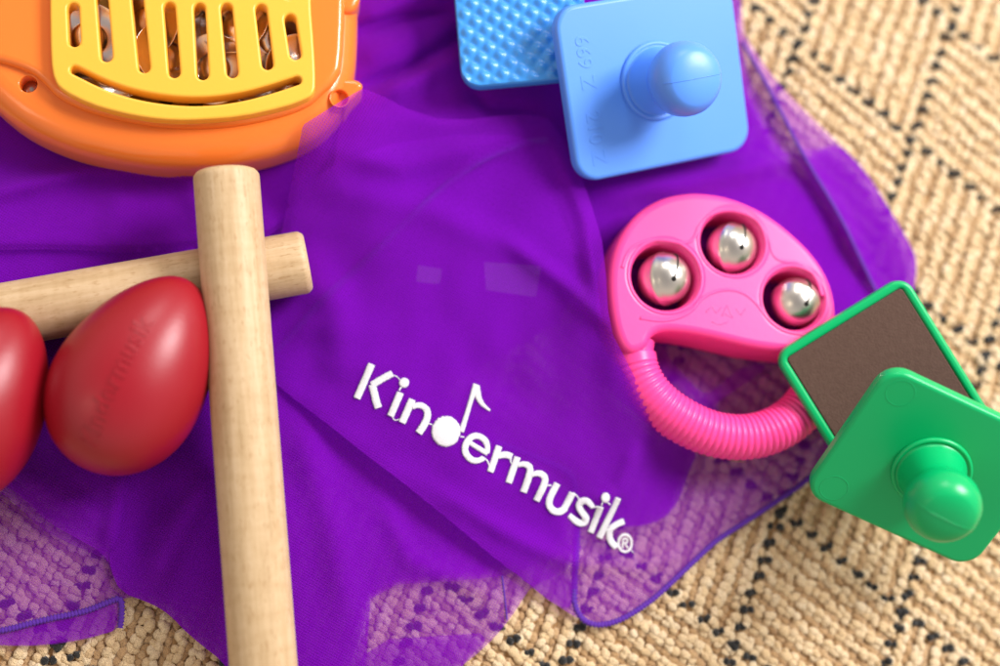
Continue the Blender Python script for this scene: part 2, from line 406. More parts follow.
zT = RBF([(303, 125, 2.75), (363, 88, 2.75), (335, 107, 2.85), (352, 128, 2.2), (318, 150, 2.35), (302, 180, 1.5), (380, 110, 1.9), (345, 165, 1.7), (285, 225, .7), (290, 262, .45), (312, 280, .55), (262, 368, .45), (275, 310, .45),
         (330, 426, .85), (402, 482, .95), (449, 520, .9), (521, 578, .5), (575, 617, .2), (600, 627, .14), (650, 602, .14), (690, 565, .14), (750, 520, .14), (808, 480, .16), (845, 440, .2), (770, 455, .2), (710, 462, .25),
         (686, 452, .55), (670, 428, 1.5), (654, 410, 2.0), (640, 388, 2.2), (625, 358, 2.3), (613, 335, 2.3), (606, 300, 2.3), (602, 250, 2.1), (590, 200, 1.8), (563, 138, 1.6), (527, 114, 1.6), (460, 120, 1.6), (410, 110, 1.6),
         (450, 250, 1.25), (450, 180, 1.35), (520, 200, 1.5), (450, 400, 1.0), (550, 300, 1.5), (600, 380, 1.75), (590, 450, 1.2), (560, 380, 1.35), (640, 470, .9), (630, 540, .25), (600, 590, .16), (680, 510, .25), (370, 220, 1.25), (350, 330, .8), (400, 330, 1.0), (500, 450, 1.05), (540, 520, .7), (350, 390, .8), (320, 210, .95)],
        folds=[(((330, 150), (400, 165), (470, 150), (540, 122)), .16, 14), (((500, 235), (560, 280), (620, 335)), .13, 10), (((300, 330), (380, 250), (470, 165), (545, 135)), .05, 5), (((560, 150), (585, 220), (598, 300)), .14, 9),
               (((330, 190), (430, 210), (520, 255)), .10, 16), (((420, 480), (500, 530), (560, 560), (640, 570), (720, 540)), .12, 10), (((530, 470), (560, 520), (575, 580)), .05, 10), (((300, 250), (340, 310), (345, 400)), .12, 20),
               (((640, 440), (620, 490), (590, 510)), .12, 10), (((440, 300), (470, 360), (560, 420)), -.1, 22), (((660, 520), (700, 500), (760, 480)), .06, 8)], noise_amp=.07, seed=5)
zW = RBF([(340, -60, .8), (345, 60, .8), (353, 95, .95), (450, -60, .9), (460, 40, .8), (450, 100, 1.25), (540, 100, 1.25), (600, 0, .6), (600, 130, .9), (640, -60, .5), (400, 60, 1.1), (560, 200, .8), (420, 150, 1.1)],
        folds=[(((350, 34), (400, 18), (456, 8)), -.22, 6), (((356, 20), (400, 2), (460, -12)), .15, 10), (((350, 92), (410, 68), (460, 36), (500, 20)), -.3, 7), (((375, 98), (430, 72), (480, 50)), .18, 12), (((470, 90), (490, 110), (540, 112)), -.18, 7), (((360, 60), (420, 35)), .1, 10)], noise_amp=.05, seed=6)
zR = RBF([(560, -60, .4), (740, -60, .15), (745, 45, .2), (800, 106, .15), (865, 170, .15), (918, 262, .15), (912, 320, .2), (830, 400, .2), (700, 340, .2), (600, 300, .4), (600, 180, .9), (680, 180, .75), (760, 160, .6), (820, 230, .4), (760, 240, .5), (700, 250, .4), (560, 100, .8)],
        folds=[(((745, 45), (775, 100), (803, 155), (840, 215), (885, 310)), .28, 6), (((600, 195), (680, 185), (760, 165), (830, 150)), .16, 12), (((620, 215), (700, 225), (800, 250)), -.08, 12)], noise_amp=.04, seed=7)
zD = RBF([(560, 250, .3), (830, 330, .2), (845, 430, .18), (700, 450, .2), (590, 330, .35), (700, 380, .2), (620, 420, .3)], folds=[(((640, 350), (700, 405), (800, 370)), .1, 8)], noise_amp=.03, seed=8)

L = []
S = lambda *a, **k: L.append(sheet([np.array(q, float) for q in a[0]] if False else np.array(a[0], float), *a[1:], **k))
top_base = [(-70, -70), (660, -70), (620, 60), (600, 300), (420, 400), (300, 420), (-70, 430)]
S(top_base, zb, 14, 1, dz=.0); S(top_base, zb, 14, 1, dz=.06); S(top_base, zb, 14, 1, dz=-.06)
# sheer corner lower left
S([(-70, 430), (100, 425), (230, 430), (232, 600), (160, 606), (124, 594), (122, 612), (121, 629), (84, 640), (42, 646), (0, 646), (-70, 640)], zA, 6, 1, dz=0)
S([(-70, 230), (250, 230), (250, 470), (232, 590), (113, 583), (109, 561), (92, 553), (61, 540), (42, 530), (17, 505), (0, 492), (-70, 465)], zA, 5, 2, drop=.08, dz=.09)
S([(-70, 230), (250, 230), (250, 470), (232, 580), (114, 575), (106, 556), (84, 542), (50, 524), (22, 498), (0, 478), (-70, 455)], zA, 5, 2, dz=.16)
S([(-70, 637), (0, 632), (42, 620), (84, 613), (106, 604), (121, 597), (121, 629), (84, 639), (42, 645), (0, 645), (-70, 642)], zA, 4, 1, dz=.07)
# cloth falling over the lower middle
VL = [(226, 664), (190, 636), (168, 613), (150, 603), (120, 592), (111, 570), (109, 552), (118, 505), (140, 440)]
S([(190, 300), (330, 300), (460, 400), (590, 540), (560, 575), (531, 586), (518, 607), (504, 627), (482, 650), (459, 668), (440, 700), (250, 700)]+VL, zV, 4, 1, drop=.06, dz=.12)
S([(190, 300), (330, 300), (460, 400), (590, 540), (516, 574), (470, 580), (372, 586), (368, 640), (362, 700), (250, 700)]+VL, zV, 6, 1, dz=.05)
S([(190, 300), (330, 300), (460, 400), (580, 530), (512, 570), (470, 577), (371, 584), (367, 640), (360, 700), (250, 700)]+VL, zV, 6, 1, dz=-.02)
S([(372, 640), (440, 636), (495, 632), (459, 668), (440, 700), (340, 700)], zV, 6, 1, dz=.05)
S([(150, 300), (330, 300), (460, 400), (570, 520), (505, 566), (460, 574), (369, 582), (362, 640), (330, 700), (255, 700)]+VL, zV, 8, 1, dz=-.08)
S([(-70, 230), (250, 230), (250, 470), (232, 570), (118, 570), (100, 550), (68, 528), (35, 508), (10, 488), (-70, 452)], zA, 8, 2, dz=-.08)
# upper left folds
S([(-70, 60), (420, -70), (430, 60), (320, 160), (284, 238), (200, 246), (160, 252), (120, 253), (60, 249), (0, 250), (-70, 252)], zU, 4, 1, drop=.2, dw=5)
S([(-70, 60), (420, -70), (430, 60), (320, 160), (284, 232), (200, 240), (120, 246), (0, 243), (-70, 245)], zU, 7, 1, dz=-.09)
# cloth between the two toys at the top
S([(335, -70), (640, -70), (640, 60), (620, 260), (480, 240), (400, 200), (330, 200), (345, 80)], zW, 4, 1)
S([(335, -70), (640, -70), (640, 60), (620, 260), (480, 240), (400, 200), (330, 200), (345, 80)], zW, 8, 1, dz=-.1)
# right hand lobe
rl = [(740, -70), (742, 30), (750, 44), (775, 80), (800, 106), (835, 140), (865, 170), (890, 210), (908, 240), (918, 262), (912, 302), (880, 350), (840, 392)]
S([(560, -70)]+rl+[(830, 345), (700, 315), (600, 300), (540, 150)], zR, 4, 1, dz=0)
RE = [(838, 143), (866, 171), (890, 210), (908, 240), (918, 262), (912, 302), (880, 350), (840, 392), (830, 345)]
S([(560, -70), (735, -70), (742, 70), (770, 110), (790, 140), (810, 152)]+RE+[(700, 315), (600, 300), (540, 150)], zR, 5, 1, dz=-.05)
S([(560, -70), (700, -70), (730, 60), (752, 105), (776, 150), (803, 156), (842, 216), (884, 312), (860, 350), (760, 330), (600, 300), (540, 150)], zR, 5, 1, dz=.05)
S([(560, -70), (690, -70), (720, 60), (740, 105), (766, 152), (796, 168), (834, 226), (874, 312), (850, 345), (760, 325), (600, 295), (540, 150)], zR, 8, 1, dz=-.1)
S([(806, 160), (822, 150)]+RE+[(800, 230)], zR, 7, 1, dz=-.12)
# single layer under the pink toy, with the doubled bands across its opening
S([(560, 250), (610, 240), (840, 330), (850, 400), (835, 432), (780, 457), (735, 462), (690, 450), (640, 420), (580, 360)], zD, 6, 1)
S([(590, 250), (840, 320), (800, 362), (765, 366), (735, 356), (700, 350), (664, 343), (668, 356), (677, 366), (690, 382), (705, 395), (718, 388), (731, 374), (750, 364), (768, 360), (762, 373), (735, 390), (715, 403), (720, 415), (712, 436), (690, 450), (640, 420), (580, 360)], zD, 5, 1, dz=.06)
# the big top fold that carries the embroidery, and the turned-under layers below it
T_OUT = [(303, 125), (333, 106), (363, 88), (385, 97), (405, 108), (440, 119), (470, 119), (496, 116), (527, 114), (548, 118), (563, 138), (578, 168), (590, 200), (602, 240), (606, 275), (608, 310), (613, 335), (625, 358), (640, 388), (654, 410), (670, 428), (684, 441), (700, 455),
         (740, 462), (785, 454), (840, 428), (846, 442), (808, 480), (780, 499), (750, 519), (717, 540), (690, 565), (668, 585), (650, 602), (620, 621), (600, 627), (575, 617), (548, 600), (521, 578), (492, 556), (449, 520), (402, 482), (366, 455), (330, 426), (290, 396), (258, 368), (270, 300), (283, 225), (291, 185), (298, 150)]
T_POLY = resample(np.array(T_OUT, float), 6, True)
L.append(sheet(T_POLY, zT, 3.6, 1, drop=.05, dw=4))
T2 = [(312, 170), (420, 135), (548, 135), (580, 200), (594, 250), (599, 300), (606, 340), (632, 388), (660, 425), (700, 452), (690, 468), (680, 501), (663, 521), (632, 528), (605, 524), (580, 520), (575, 560), (574, 612), (548, 599.5), (521, 577.5), (492, 555.5), (449, 519.5), (402, 481.5), (366, 454.5), (330, 425.5), (290, 395.5), (262, 368), (276, 300), (290, 225)]
L.append(sheet(np.array(T2, float), zT, 5, 1, dz=-.06))
T3 = [(330, 200), (420, 160), (540, 160), (575, 260), (590, 330), (636, 390), (662, 426), (700, 452), (689, 468), (679, 500), (662, 520), (632, 527), (605, 523), (540, 505), (480, 470), (380, 400), (300, 350), (300, 260)]
L.append(sheet(np.array(T3, float), zT, 7, 2, dz=-.17)); L.append(sheet(np.array(T3, float), zT, 8, 2, dz=-.24))
V, Fc = join(L)
scarf = thing('scarf', 'sheer purple chiffon scarf with white embroidered lettering, crumpled over the rug under all the toys', 'scarf', P(450, 350, 0))
SB = P(450, 350, 0)
mesh('cloth', V, Fc, M_scarf, scarf, SB)

def on(zf, pts, dz, step=1.2, closed=False, sm=0):
    p = np.array(pts, float)
    if sm: p = smoothc(p, closed, sm)
    p = resample(p, step, closed); z = rest(zf(p[:, 0], p[:, 1])+dz, .25)
    return PV(p[:, 0], p[:, 1], z)
def seam(zf, pts, dz, w, closed=False, ripple=.25):
    W = on(zf, pts, dz, 1.0, closed, 2); s = np.arange(len(W))
    k = 1+ripple*np.sin(s*2*math.pi/3.6)
    return sweep(W, w*k, w*.45*k, 6)
H = [seam(zT, [(845, 442), (808, 480), (780, 499), (750, 519), (717, 540), (706, 550), (690, 565), (668, 586), (650, 602), (622, 620), (600, 626), (585, 622), (577, 612), (574, 600)], .0, .085),
     seam(zT, [(574, 602), (575, 570), (577, 540), (577, 515), (575, 480), (566, 470), (540, 459), (494, 442)], -.13, .10),
     seam(zT, [(276, 352), (300, 325), (330, 292), (370, 258), (420, 208), (470, 165), (520, 143), (548, 140)], -.12, .10),
     seam(zR, [(742, 42), (760, 72), (775, 100), (803, 155), (840, 215), (862, 262), (886, 312)], .03, .06)]
for h in H: mesh('hem', *h, M_hem, scarf, SB)
mesh('hem', *seam(zA, [(-70, 637), (0, 632), (42, 620), (84, 612), (106, 603), (121, 597), (122, 612), (120, 628)], .1, .085), M_hem, scarf, SB)
mesh('hem', *seam(zV, [(502, 576), (505, 600), (507, 620)], .13, .03), M_hem, scarf, SB)
# care tag glimpsed through the top layer
M_tag = mat('pale_lilac_tag', (.62, .45, .75), .7)[0]
tg = [sheet(np.array(q, float), zT, 6, 0, dz=-.045) for q in ([(484, 262), (541, 266), (536, 297), (486, 290)], [(418, 265), (442, 269), (440, 284), (416, 282)])]
M_tag.node_tree.nodes['Principled BSDF'].inputs['Alpha'].default_value = .10
mesh('care_tag', *join(tg), M_tag, scarf, SB)

# ------------------------------------------------------------------ embroidery
def za(p): return (p[0]/5.55+345, p[1]/5.55+350)
def zbm(p): return (p[0]/5.125+480, p[1]/5.125+430)
def stroke(conv, pts, w, sm=2, dz=.022):
    sc = 5.55 if conv is za else 5.125
    q = [conv(p) for p in pts]
    p = np.array(q, float)
    if len(p) > 2 and sm: p = smoothc(p, False, sm)
    W = on(zT, p, dz, .5)
    n = len(W)
    ww = np.interp(np.linspace(0, 1, n), np.linspace(0, 1, len(w)), w) if isinstance(w, (list, tuple)) else np.full(n, float(w))
    ww = ww/sc/33.5/2*1.03
    ww = ww*(1+rng.normal(0, .035, n)+.035*np.sin(np.arange(n)*2.2))
    hh = np.minimum(ww*.4, .03)*np.ones(n)
    ww[0] *= .86; ww[-1] *= .86; hh = hh.copy(); hh[0] *= .5; hh[-1] *= .5
    return sweep(W, ww, hh, 12)
def disc(conv, c, r, rx=None):
    sc = 5.55 if conv is za else 5.125
    cx, cy = conv(c); R_ = r/sc; RX = (rx or r)/sc
    V = []; n = 60; rings = [(0.02, .055), (.5, .055), (.85, .052), (.96, .04), (1., .0), (1, -.03)]
    jit = 1+rng.normal(0, .018, n)
    for k, (q, h) in enumerate(rings):
        a = np.linspace(0, 2*math.pi, n, endpoint=False); x = cx+RX*q*jit*np.cos(a); y = cy-R_*q*jit*np.sin(a)
        V.append(PV(x, y, zT(x, y)+h))
    V = np.concatenate(V); Fc = []
    for k in range(len(rings)-1):
        for i in range(n): Fc.append(((k+1)*n+i, (k+1)*n+(i+1) % n, k*n+(i+1) % n, k*n+i))
    Fc.append(tuple(range(n)))
    return V, Fc
A, Bm = za, zbm
LET = [
 [stroke(A, [(148, 78), (110, 168), (65, 270)], 39), stroke(A, [(263, 130), (205, 160), (148, 196)], 38), stroke(A, [(150, 192), (163, 240), (172, 285), (186, 322)], 40)],
 [disc(A, (328, 182), 28), stroke(A, [(308, 236), (252, 368)], 38)],
 [stroke(A, [(374, 274), (316, 405)], 40), stroke(A, [(372, 318), (400, 305), (432, 310), (458, 335), (458, 375), (440, 415), (408, 462)], [26, 34, 38, 40, 40])],
 [disc(A, (560, 452), 86, 80), stroke(A, [(728, 190), (700, 275), (672, 370), (645, 455)], [34, 24, 26, 30]), stroke(A, [(734, 195), (733, 245), (752, 290), (780, 318), (806, 336)], [26, 38, 30, 20, 10])],
 [stroke(A, [(694, 516), (742, 546), (792, 576)], 26), stroke(A, [(790, 574), (790, 515), (752, 478), (705, 476), (668, 520), (664, 570), (700, 612), (738, 616), (770, 600)], [26, 34, 34, 36, 36, 34, 28])],
 [stroke(Bm, [(98, 82), (52, 216)], 34), stroke(Bm, [(92, 140), (118, 126), (142, 128), (164, 138)], [20, 32, 34, 34])],
 [stroke(Bm, [(192, 138), (146, 272)], 34), stroke(Bm, [(192, 182), (222, 172), (255, 185), (258, 220), (222, 320)], [22, 32, 35, 35, 35]), stroke(Bm, [(262, 232), (298, 218), (332, 235), (334, 272), (288, 364)], [22, 32, 35, 35, 35])],
 [stroke(Bm, [(396, 274), (362, 335), (350, 380), (372, 415), (410, 422), (440, 398)], 35), stroke(Bm, [(474, 322), (450, 370), (425, 412)], 35)],
 [stroke(Bm, [(580, 396), (552, 362), (522, 362), (504, 388), (522, 420), (545, 448), (535, 478), (500, 476), (456, 436)], [26, 34, 35, 35, 36, 34, 26])],
 [disc(Bm, (643, 347), 26, 23), stroke(Bm, [(618, 394), (566, 526)], 32)],
 [stroke(Bm, [(708, 348), (660, 450), (610, 554)], 33), stroke(Bm, [(738, 468), (700, 482), (664, 508)], 32), stroke(Bm, [(664, 504), (662, 550), (676, 580), (700, 600)], 34)],
]
for k, l in enumerate(LET): mesh('embroidered_letter', *join(l), M_white, scarf, SB)
rg = np.array([(743+34*math.cos(t), 580+44*math.sin(t)) for t in np.linspace(0, 2*math.pi, 30)])
mesh('trademark_symbol', *join([stroke(Bm, [tuple(p) for p in rg], 13, 0), stroke(Bm, [(730, 606), (734, 556)], 9), stroke(Bm, [(734, 558), (754, 556), (756, 576), (737, 582)], 9), stroke(Bm, [(744, 582), (758, 606)], 9)]), M_white, scarf, SB)
thr = [stroke(A, [(270, 140), (290, 148), (305, 165)], 5), stroke(A, [(312, 205), (300, 225)], 9), stroke(A, [(262, 372), (275, 392), (300, 385)], 6), stroke(A, [(455, 405), (482, 414)], 8), stroke(A, [(640, 480), (662, 484)], 8), stroke(A, [(768, 596), (792, 615), (800, 640)], 8),
       stroke(Bm, [(160, 140), (155, 165), (170, 175)], 7), stroke(Bm, [(345, 284), (366, 284)], 8), stroke(Bm, [(478, 322), (500, 340), (510, 360)], 7), stroke(Bm, [(575, 398), (605, 392)], 8), stroke(Bm, [(628, 370), (622, 392)], 7), stroke(Bm, [(655, 372), (668, 384)], 7), stroke(Bm, [(700, 598), (712, 602)], 8), stroke(Bm, [(770, 610), (788, 630)], 4)]
mesh('connecting_thread', *join(thr), M_white, scarf, SB)

# ------------------------------------------------------------------ tiles with knobs
KNOB = [(1.09*r_*1., z_*1.06) for r_, z_ in [(1.09, -.02), (1.09, .06), (1.05, .11), (1.0, .12), (.97, .09), (.93, .10), (.90, .2), (.82, .5), (.76, .8), (.74, 1.05), (.80, 1.15), (.92, 1.3), (.99, 1.5), (1.0, 1.7), (.97, 1.93), (.88, 2.14), (.74, 2.3), (.68, 2.335), (.5, 2.4), (.25, 2.435), (.02, 2.44)]]
def xf(pos, R):
    M = np.eye(4); M[:3, :3] = R; M[:3, 3] = pos; return M
def tile(kind, label, cat, group, pos, R, m, w=6.0, h=5.2, mf=None, rings=True, flip=False):
    base = pos; t = thing(kind, label, cat, base, group); M = xf(pos, R)
    if not flip:
        mesh('panel', *plate([rrect(w, h, .72)], -.42, 0, .13, 5), m, t, base, M=M)
        V, Fc = lathe(KNOB, 56)
        seamline = sweep(np.array([(r*1.09, 0, z*1.06) for r, z in [(.98, 1.7), (.95, 1.95), (.86, 2.17), (.72, 2.32), (.5, 2.405), (.25, 2.44), (0, 2.445), (-.25, 2.44), (-.5, 2.405), (-.72, 2.32), (-.86, 2.17), (-.98, 1.7)]]), .012, .012, 6, (0, 1, 0))
        mesh('knob', *join([(V, Fc), seamline]), m, t, base, M=M)
        if rings:
            for c in ((-2.2, 1.85), (-2.2, -1.85)):
                c = circle(*c, .42, 40); mesh('moulding_ring', *sweep(np.column_stack([c, np.full(40, -.012)]), .03, .018, 6, closed=True), m, t, base, M=M)
    else:
        V, Fc = lathe([(r, -.42-z) for r, z in KNOB], 40)
        mesh('knob', V, [f[::-1] for f in Fc], m, t, base, M=M)
    return t, M
RB = np.array([[0.9579, -0.2279, 0.1747], [0.2711, 0.9183, -0.2884], [-0.0947, 0.3236, 0.9414]]); PB = np.array([4.39, 7.364, 2.828])
RG = np.array([[0.919, 0.2594, -0.2967], [-0.3897, 0.7114, -0.5849], [0.0594, 0.6532, 0.7549]]); PG = np.array([12.75, -4.287, 2.724])
RGF = np.array([[0.5449, 0.8254, -0.1475], [-0.8343, 0.5162, -0.1936], [-0.0836, 0.2286, 0.9699]]); PGF = np.array([11.60, -1.93, 2.337])
PG = CAM+(PG-CAM)*.9625; RG = RG*.9625; PG = PG+RG@np.array([-.12, -.14, 0]); TY = lambda d: np.array([[math.cos(math.radians(d)), 0, math.sin(math.radians(d))], [0, 1, 0], [-math.sin(math.radians(d)), 0, math.cos(math.radians(d))]]); RG = TY(7)@RG; RB = TY(4)@RB; PGF = CAM+(PGF-CAM)*.985; RGF = RGF*.985; PGF = PGF-RGF@np.array([0, .12, 0])
tb, MB_ = tile('knobbed_block', 'pale blue plastic block with round knob up, leaning on the textured blue block', 'block', 'pair of blue blocks', PB, RB, M_blue, rings=False)
tgn, MG_ = tile('knobbed_block', 'bright green plastic block with round knob up, lying over the brown-faced block', 'block', 'pair of green blocks', PG, RG, M_green, 5.9, 4.95)
tf, MF_ = tile('felt_faced_block', 'green block lying upside down with its brown felt face showing, beside the pink bell shaker', 'block', 'pair of green blocks', PGF, RGF, M_green, 5.6, 4.62, flip=True)
# upturned green block: rimmed panel with brown felt let into it
mesh('panel', *plate([rrect(5.6, 4.62, .5), rrect(5.6-.56, 4.62-.56, .12)], -.42, .0, .11, 5), M_green, tf, PGF, M=MF_)
mesh('felt_pad', *plate([rrect(5.6-.57, 4.62-.57, .12)], -.3, -.03, .03, 2), M_felt, tf, PGF, M=MF_)
# embossed letters on the pale blue block
def text_mesh(body, size, ext=.02, bev=.008):
    cu = bpy.data.curves.new('t', 'FONT'); cu.body = body; cu.size = size; cu.extrude = ext; cu.bevel_depth = bev; cu.bevel_resolution = 2; cu.align_x = 'CENTER'; cu.align_y = 'CENTER'; cu.resolution_u = 4
    o = bpy.data.objects.new('t', cu); COL.objects.link(o); bpy.context.view_layer.update()
    me = o.evaluated_get(bpy.context.evaluated_depsgraph_get()).to_mesh()
    V = np.array([v.co[:] for v in me.vertices]); Fc = [tuple(p.vertices) for p in me.polygons]
    o.to_mesh_clear() if False else None
    bpy.data.objects.remove(o); return V, Fc
def put2(VF, x, y, rot, z):
    V, Fc = VF; c, s = math.cos(rot), math.sin(rot); V = V.copy()
    X = V[:, 0]*c-V[:, 1]*s+x; Y = V[:, 0]*s+V[:, 1]*c+y
    return np.column_stack([X, Y, V[:, 2]+z]), Fc
mesh('embossed_lettering', *join([put2(text_mesh('669 Z', .66, .007, .006), -2.25, .9, -math.pi/2, .0), put2(text_mesh('210 Z', .66, .007, .006), -2.25, -1.35, -math.pi/2, .0)]), M_blue, tb, PB, M=MB_)

# upturned blue block with its pimpled face
PBF = P(462, 88, 2.45); a = math.radians(5); RBF_ = np.array([[math.cos(a), -math.sin(a), 0], [math.sin(a), math.cos(a), 0], [0, 0, 1.]])
tl_ = math.radians(-9); RX = np.array([[math.cos(tl_), 0, math.sin(tl_)], [0, 1, 0], [-math.sin(tl_), 0, math.cos(tl_)]]); RBF_ = RBF_@RX
PBF = PBF+RBF_@np.array([1.95, 3.0, 0])
tbf, MBF = tile('textured_block', 'blue block lying upside down with its pimpled face showing, partly under the pale blue block', 'block', 'pair of blue blocks', PBF, RBF_, M_blue2, flip=True)
mesh('panel', *plate([rrect(3.9, 6.0, .6, 10)], -.42, 0, .12, 5), M_blue2, tbf, PBF, M=MBF)
V, T = cdt([rrect(3.82, 5.92, .56, 14)], .055)
pch = .47; ca, sa = math.cos(.0), math.sin(.0)
x = V[:, 0]; y = V[:, 1]
pch = .41; xa = x*math.cos(.72)-y*math.sin(.72); ya = x*math.sin(.72)+y*math.cos(.72)
z = .11*((.5+.5*np.cos(2*math.pi*xa/pch))*(.5+.5*np.cos(2*math.pi*ya/pch)))**.7
dd = np.minimum.reduce([1.91-np.abs(x), 2.96-np.abs(y)]); z = z*np.clip(dd/.12, 0, 1)+.004
mesh('pimpled_face', np.column_stack([x, y, z]), T.tolist(), M_blue2, tbf, PBF, M=MBF)

# ------------------------------------------------------------------ pink bell shaker
tilt = math.radians(-3.5); ax = np.array([dr[0], dr[1]])
nrm = np.array([math.sin(tilt)*ax[0], math.sin(tilt)*ax[1], math.cos(tilt)])
JX = np.cross([0, 1, 0], nrm); JX /= np.linalg.norm(JX); JY = np.cross(nrm, JX); JO = P(718, 330, 1.25); JR = np.column_stack([JX, JY, nrm]); JM = xf(JO, JR)
def J(px, py, h):
    D = fw+rt*(px-500)/F+up*(333-py)/F; o = JO+nrm*h; t = ((o-CAM)@nrm)/(D@nrm); q = CAM+D*t-JO
    return np.array([q@JX, q@JY])
JT = .95
pk = thing('bell_shaker', 'pink plastic hand shaker with three silver bells and ribbed curved grip', 'shaker', JO)
out = [(632, 356), (620, 350), (611, 325), (607, 290), (609, 262), (618, 237), (635, 214), (658, 200), (680, 195), (700, 194), (730, 199), (762, 213), (792, 236), (815, 260), (829, 285), (834, 310), (834, 340), (826, 356), (805, 355), (780, 353), (750, 349), (725, 343), (700, 337), (675, 333), (658, 333), (649, 338), (646, 348)]
o2 = np.array([J(x, y, JT-.25) for x, y in smoothc(np.array(out, float), True, 2)]); o2 = resample(o2, .12, True)
HC = [((665.5, 276), 1.02), ((732.5, 242), .96), ((794, 299), .93)]
hl = [circle(*J(*c, JT), r, 48) for c, r in HC]
body = [plate([o2]+hl, -JT+.1, JT, .24, 6)]
for c, r in HC:
    q = J(*c, JT); cc = circle(q[0], q[1], r+.13, 64); body.append(sweep(np.column_stack([cc, np.full(64, JT-.025)]), .06, .04, 8, closed=True))
arc = smoothc(np.array([J(*p, JT) for p in [(622, 268), (628, 250), (645, 240), (665, 239), (684, 244), (694, 240), (700, 222), (715, 211), (735, 209), (757, 218), (769, 236), (772, 255), (782, 262), (800, 262), (817, 276), (823, 296)]]), False, 2); arc = resample(arc, .06)
body.append(sweep(np.column_stack([arc, np.full(len(arc), JT-.028)]), .07, .045, 8))
arc = smoothc(np.array([J(*p, JT) for p in [(640, 318), (665, 322), (690, 314), (702, 297), (722, 289), (742, 291), (757, 303), (768, 320), (785, 332), (808, 335)]]), False, 2); arc = resample(arc, .06)
body.append(sweep(np.column_stack([arc, np.full(len(arc), JT-.028)]), .07, .045, 8))
# small raised squiggle of lettering in the middle of the face
for pts in ([(706, 312), (712, 306), (716, 313), (722, 307)], [(722, 316), (727, 305), (733, 318), (725, 314)], [(736, 309), (741, 315), (746, 308)], [(712, 322), (720, 325), (728, 322)]):
    aa = resample(np.array([J(*p, JT) for p in pts]), .04); body.append(sweep(np.column_stack([aa, np.full(len(aa), JT-.012)]), .025, .02, 6))
mesh('body', *join(body), M_pink, pk, JO, M=JM)
hp = [(634, 340), (632, 354), (638, 378), (653, 400), (676, 418), (706, 433), (738, 438.5), (768, 433.5), (795, 418), (813, 396), (822, 370), (824, 345)]
h3 = smoothc(np.array([J(x, y, 0.1) for x, y in hp]), False, 3); h3 = resample(h3, .0275)
s = np.arange(len(h3))*.0275; ph = (s/.185) % 1
rr = .705-.06*np.exp(-((ph-.5)/.2)**2)-.02*np.abs(ph-.5)
rr = np.where((s < .75) | (s > s[-1]-.6), .62, rr); rr = np.where((s > .45) & (s < .75), .69, rr)
mesh('ribbed_grip', *sweep(np.column_stack([h3, np.full(len(h3), .1)]), rr, rr*1.05, 28), M_pink, pk, JO, M=JM)
for (c, r), br in zip([((664, 279), .80), ((731.5, 248), .76), ((795.5, 302), .74)], (0, 0, 0)):
    q = J(*c, .62); prof = []
    for k in range(25):
        a = math.pi*(k/24)-math.pi/2; rad = r*math.cos(a); zz = r*math.sin(a)
        if k == 12: prof += [(r+.02, -.05), (r+.02, .05)]
        else: prof.append((max(rad, .01), zz))
    ta = random.uniform(.5, 1.0); tb2 = random.uniform(0, 6.28)
    Rr = np.array(Matrix.Rotation(tb2, 3, 'Z')@Matrix.Rotation(ta, 3, 'X')@Matrix.Rotation(.6, 3, 'Y'))
    V, Fc = lathe(prof, 48); cpos = np.array([q[0], q[1], .62])
    bl = mesh('bell', V@Rr.T+cpos, Fc, M_steel, pk, JO, M=JM)
    t = np.linspace(-.75, .75, 24); sl = np.column_stack([r*1.005*np.sin(t), np.zeros(24), r*1.005*np.cos(t)])
    sv, sf = sweep(sl, .05, .02, 6, (0, 1, 0)); e1 = lathe([(.075, r*.97), (.075, r*1.005), (.01, r*1.012)], 16)
    import_r = np.array(Matrix.Rotation(.35, 3, 'Y')@Matrix.Rotation(-.45+random.uniform(-.1, .1), 3, 'X')@Matrix.Rotation(1.2, 3, 'Z'))
    sv2, sf2 = join([(sv, sf)])
    e2 = (np.asarray(e1[0])@np.array(Matrix.Rotation(.75, 3, 'Y')).T, e1[1]); e3 = (np.asarray(e1[0])@np.array(Matrix.Rotation(-.75, 3, 'Y')).T, e1[1])
    sv2, sf2 = join([(sv, sf), e2, e3])
    mesh('slot', sv2@import_r.T+cpos, sf2, M_black, bl, JO, M=JM)  # uncut bell: raised black strip and dots paint in the dark of the opening
# ------------------------------------------------------------------ orange jingle box
OB = P(175, 60, .3)
ob = thing('jingle_box', 'orange plastic shaker box with yellow slotted grille and metal jingles inside', 'shaker', OB)
pl2 = lambda pts, z, it=2, st=.12: resample(np.array([P(x, y, z)[:2] for x, y in smoothc(np.array(pts, float), True, it)]), st, True)
cas = pl2([(-42, -150), (-42, -20), (-40, 50), (-26, 88), (0, 115), (28, 137), (70, 156), (114, 167), (160, 173.5), (209, 174), (250, 168), (290, 157), (318, 143), (340, 122), (352, 95), (357, 60), (357, -20), (357, -150), (150, -170)], 1.3)
z_deck = 2.72
gr_o = [(50, -120), (50, 0), (51, 60), (54, 80), (62, 91), (90, 105), (120, 113.5), (150, 119), (175, 121), (200, 120.5), (240, 117.5), (285, 107.5), (305, 100), (313, 95), (315.5, 86), (314, 50), (310, 0), (308, -120)]
opening = pl2([(58, -112), (58, 0), (59, 55), (62, 76), (70, 84), (95, 96), (125, 105), (150, 110), (200, 111), (240, 108), (280, 99), (300, 91), (306, 84), (305, 50), (302, 0), (300, -112)], z_deck, 1)
scr = [(29, 85), (339.5, 99)]
holes = [np.array([P(x, y, 2.35)[:2]+.25*np.array([math.cos(t), math.sin(t)]) for t in np.linspace(0, 2*math.pi, 28, endpoint=False)]) for x, y in scr]
